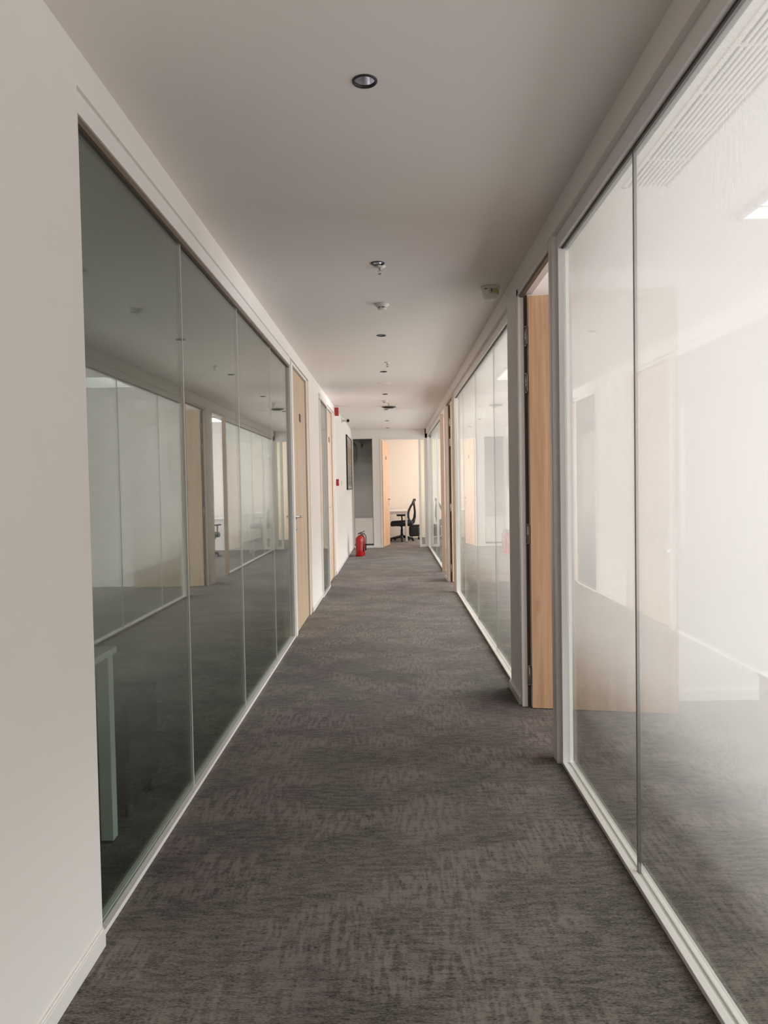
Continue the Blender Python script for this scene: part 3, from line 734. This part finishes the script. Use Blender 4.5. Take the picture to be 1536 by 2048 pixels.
def chair(loc, rz, label, cloth=BLACKM):
    """task chair, faces +X locally"""
    t = empty('office_chair', loc, rz); tag(t, label, 'chair')
    bm = bmesh.new()
    for k in range(5):
        a = 2 * math.pi * k / 5 + 0.3
        c, s = math.cos(a), math.sin(a)
        b_tube(bm, [(0.03 * c, 0.03 * s, 0.125), (0.16 * c, 0.16 * s, 0.10), (0.30 * c, 0.30 * s, 0.075)], [0.038, 0.032, 0.024], 8)
    b_lathe(bm, [(0, 0.07), (0.042, 0.07), (0.042, 0.14), (0.03, 0.15), (0, 0.15)], seg=18)
    finish(bm, 'star_base', BLACK, t)
    for k in range(5):
        a = 2 * math.pi * k / 5 + 0.3
        cx, cy = 0.30 * math.cos(a), 0.30 * math.sin(a)
        bm = bmesh.new()
        for s in (-1, 1): b_lathe(bm, [(0, s * 0.006), (0.022, s * 0.006), (0.027, s * 0.010), (0.027, s * 0.024), (0.02, s * 0.028), (0, s * 0.028)], (cx, cy, 0.027), 16, axis='Y')
        b_tube(bm, [(cx, cy, 0.03), (cx, cy, 0.085)], 0.008, 8)
        finish(bm, 'caster', BLACK, t)
    bm = bmesh.new(); b_lathe(bm, [(0, 0.14), (0.034, 0.14), (0.034, 0.30), (0.024, 0.30), (0.024, 0.40), (0, 0.40)], seg=16); finish(bm, 'gas_column', BLACK, t)
    bm = bmesh.new(); b_box(bm, -0.12, 0.12, -0.08, 0.08, 0.385, 0.43, bev=0.012); b_tube(bm, [(0.02, 0.08, 0.405), (0.02, 0.22, 0.40)], 0.007, 8); b_box(bm, 0.0, 0.04, 0.2, 0.24, 0.375, 0.41, bev=0.008); finish(bm, 'tilt_mechanism', BLACK, t)
    # seat cushion: lofted rounded pad
    bm = bmesh.new()
    b_box(bm, -0.28, 0.29, -0.245, 0.245, 0.415, 0.54, bev=0.045)
    for v in bm.verts:
        if v.co.x > 0.18: v.co.z -= (v.co.x - 0.18) * 0.35
    for f in bm.faces: f.smooth = True
    finish(bm, 'seat', cloth, t)
    # curved mesh back with frame, spine loop
    def bx(z):
        u = (z - 0.50) / 0.58
        return -0.20 - 0.02 * u - 0.11 * u * u + 0.055 * math.sin(min(1, u * 1.25) * math.pi)
    nz, ny = 16, 10
    bm = bmesh.new(); gr = []
    for i in range(nz + 1):
        z = 0.53 + 0.53 * i / nz; wv = 0.225 - 0.05 * abs(2 * i / nz - 0.9) ** 3
        gr.append([bm.verts.new((bx(z) - 0.035 * (1 - (2 * k / ny - 1) ** 2) , wv * (2 * k / ny - 1), z)) for k in range(ny + 1)])
    for i in range(nz):
        for k in range(ny): bm.faces.new((gr[i][k], gr[i][k + 1], gr[i + 1][k + 1], gr[i + 1][k])).smooth = True
    bmesh.ops.solidify(bm, geom=bm.faces[:], thickness=0.03)
    finish(bm, 'backrest', cloth, t)
    bm = bmesh.new(); loop = []
    for i in range(nz + 1):
        z = 0.53 + 0.53 * i / nz; wv = 0.225 - 0.05 * abs(2 * i / nz - 0.9) ** 3; loop.append((bx(z), wv, z))
    loop2 = [(x, -y, z) for x, y, z in reversed(loop)]
    b_tube(bm, loop + loop2 + [loop[0]], 0.020, 8)
    finish(bm, 'back_frame', BLACK, t)
    bm = bmesh.new()
    b_tube(bm, [(-0.10, 0, 0.41), (-0.22, 0, 0.42), (-0.30, 0, 0.50), (-0.335, 0, 0.62), (-0.345, 0, 0.74), (-0.335, 0, 0.88), (-0.32, 0, 0.99), (bx(1.05) - 0.02, 0, 1.05)], [0.026, 0.045, 0.050, 0.036, 0.030, 0.028, 0.028, 0.024], 10)
    b_box(bm, bx(1.04) - 0.055, bx(1.04) + 0.012, -0.14, 0.14, 1.03, 1.09, bev=0.014)
    finish(bm, 'spine', BLACK, t)
    for s in (-1, 1):
        bm = bmesh.new()
        b_tube(bm, [(0.0, s * 0.20, 0.42), (0.0, s * 0.285, 0.44), (-0.01, s * 0.29, 0.56), (0.0, s * 0.29, 0.66)], [0.018, 0.018, 0.016, 0.016], 8)
        b_box(bm, -0.12, 0.13, s * 0.29 - 0.04, s * 0.29 + 0.04, 0.655, 0.685, bev=0.01)
        finish(bm, 'armrest', BLACK, t)
    return t

desk((-0.34, 18.92, 0), 0.725, 1.40, 0, 'white office desk visible through the end doorway', h=0.79)
chair((0.235, 19.32, 0), math.pi, 'black mesh office chair at the desk beyond the end doorway')
t = empty('wheeled_box', (0.60, 19.88, 0)); tag(t, 'small black wheeled case on the floor right of the black chair', 'case')
bm = bmesh.new(); b_box(bm, -0.17, 0.11, -0.2, 0.2, 0.09, 0.36, bev=0.04); finish(bm, 'body', BLACK, t)
boxes('lid', [(-0.15, 0.125, -0.18, 0.18, 0.355, 0.39)], BLACKM, t, bev=0.014)
for x in (-0.09, 0.09):
    for y in (-0.16, 0.16):
        bm = bmesh.new()
        for s in (-1, 1): b_lathe(bm, [(0, s * 0.004), (0.026, s * 0.004), (0.026, s * 0.018), (0, s * 0.018)], (x, y, 0.027), 14, axis='Y')
        b_tube(bm, [(x, y, 0.03), (x, y, 0.095)], 0.008, 8)
        finish(bm, 'caster', BLACK, t)

desk((-2.55, 2.25, 0), 1.43, 0.74, 0, 'white desk just inside the dark room behind the nearest left glass')
desk((1.15, 16.2, 0), 1.5, 0.70, 0, 'white desk in the third room on the right')
chair((2.05, 15.7, 0), math.radians(100), 'grey mesh office chair in the third room on the right', GREYM)
t = empty('low_cabinet', (2.33, 4.13, 0)); tag(t, 'low white cabinet on the carpet at the right edge, behind the glass', 'cabinet')
boxes('body', [(-0.28, 0.28, -0.04, 0.09, 0.0, 0.30)], DESK, t, bev=0.003)
boxes('top', [(-0.29, 0.29, -0.05, 0.10, 0.30, 0.32)], DESK, t, bev=0.003)
boxes('door', [(-0.275, -0.003, -0.052, -0.04, 0.02, 0.295)], DESK, t, bev=0.002)
boxes('door', [(0.003, 0.275, -0.052, -0.04, 0.02, 0.295)], DESK, t, bev=0.002)
t = empty('drawer_pedestal', (-1.33, 3.31, 0)); tag(t, 'black drawer pedestal on wheels beside the desk in the dark left room', 'drawer unit')
boxes('body', [(-0.19, 0.19, -0.20, 0.20, 0.07, 0.50)], BLACKM, t)
for k in range(3):
    boxes('drawer', [(0.19, 0.20, -0.19, 0.19, 0.08 + k * 0.14, 0.215 + k * 0.14)], BLACKM, t)
for x in (-0.15, 0.17):
    for y in (-0.15, 0.15):
        bm = bmesh.new()
        for q in (-1, 1): b_lathe(bm, [(0, q * 0.004), (0.024, q * 0.004), (0.030, q * 0.010), (0.026, q * 0.020), (0, q * 0.020)], (x, y, 0.031), 18, axis='X')
        b_tube(bm, [(x, y, 0.03), (x, y, 0.075)], 0.008, 8)
        finish(bm, 'caster', GASKET, t)
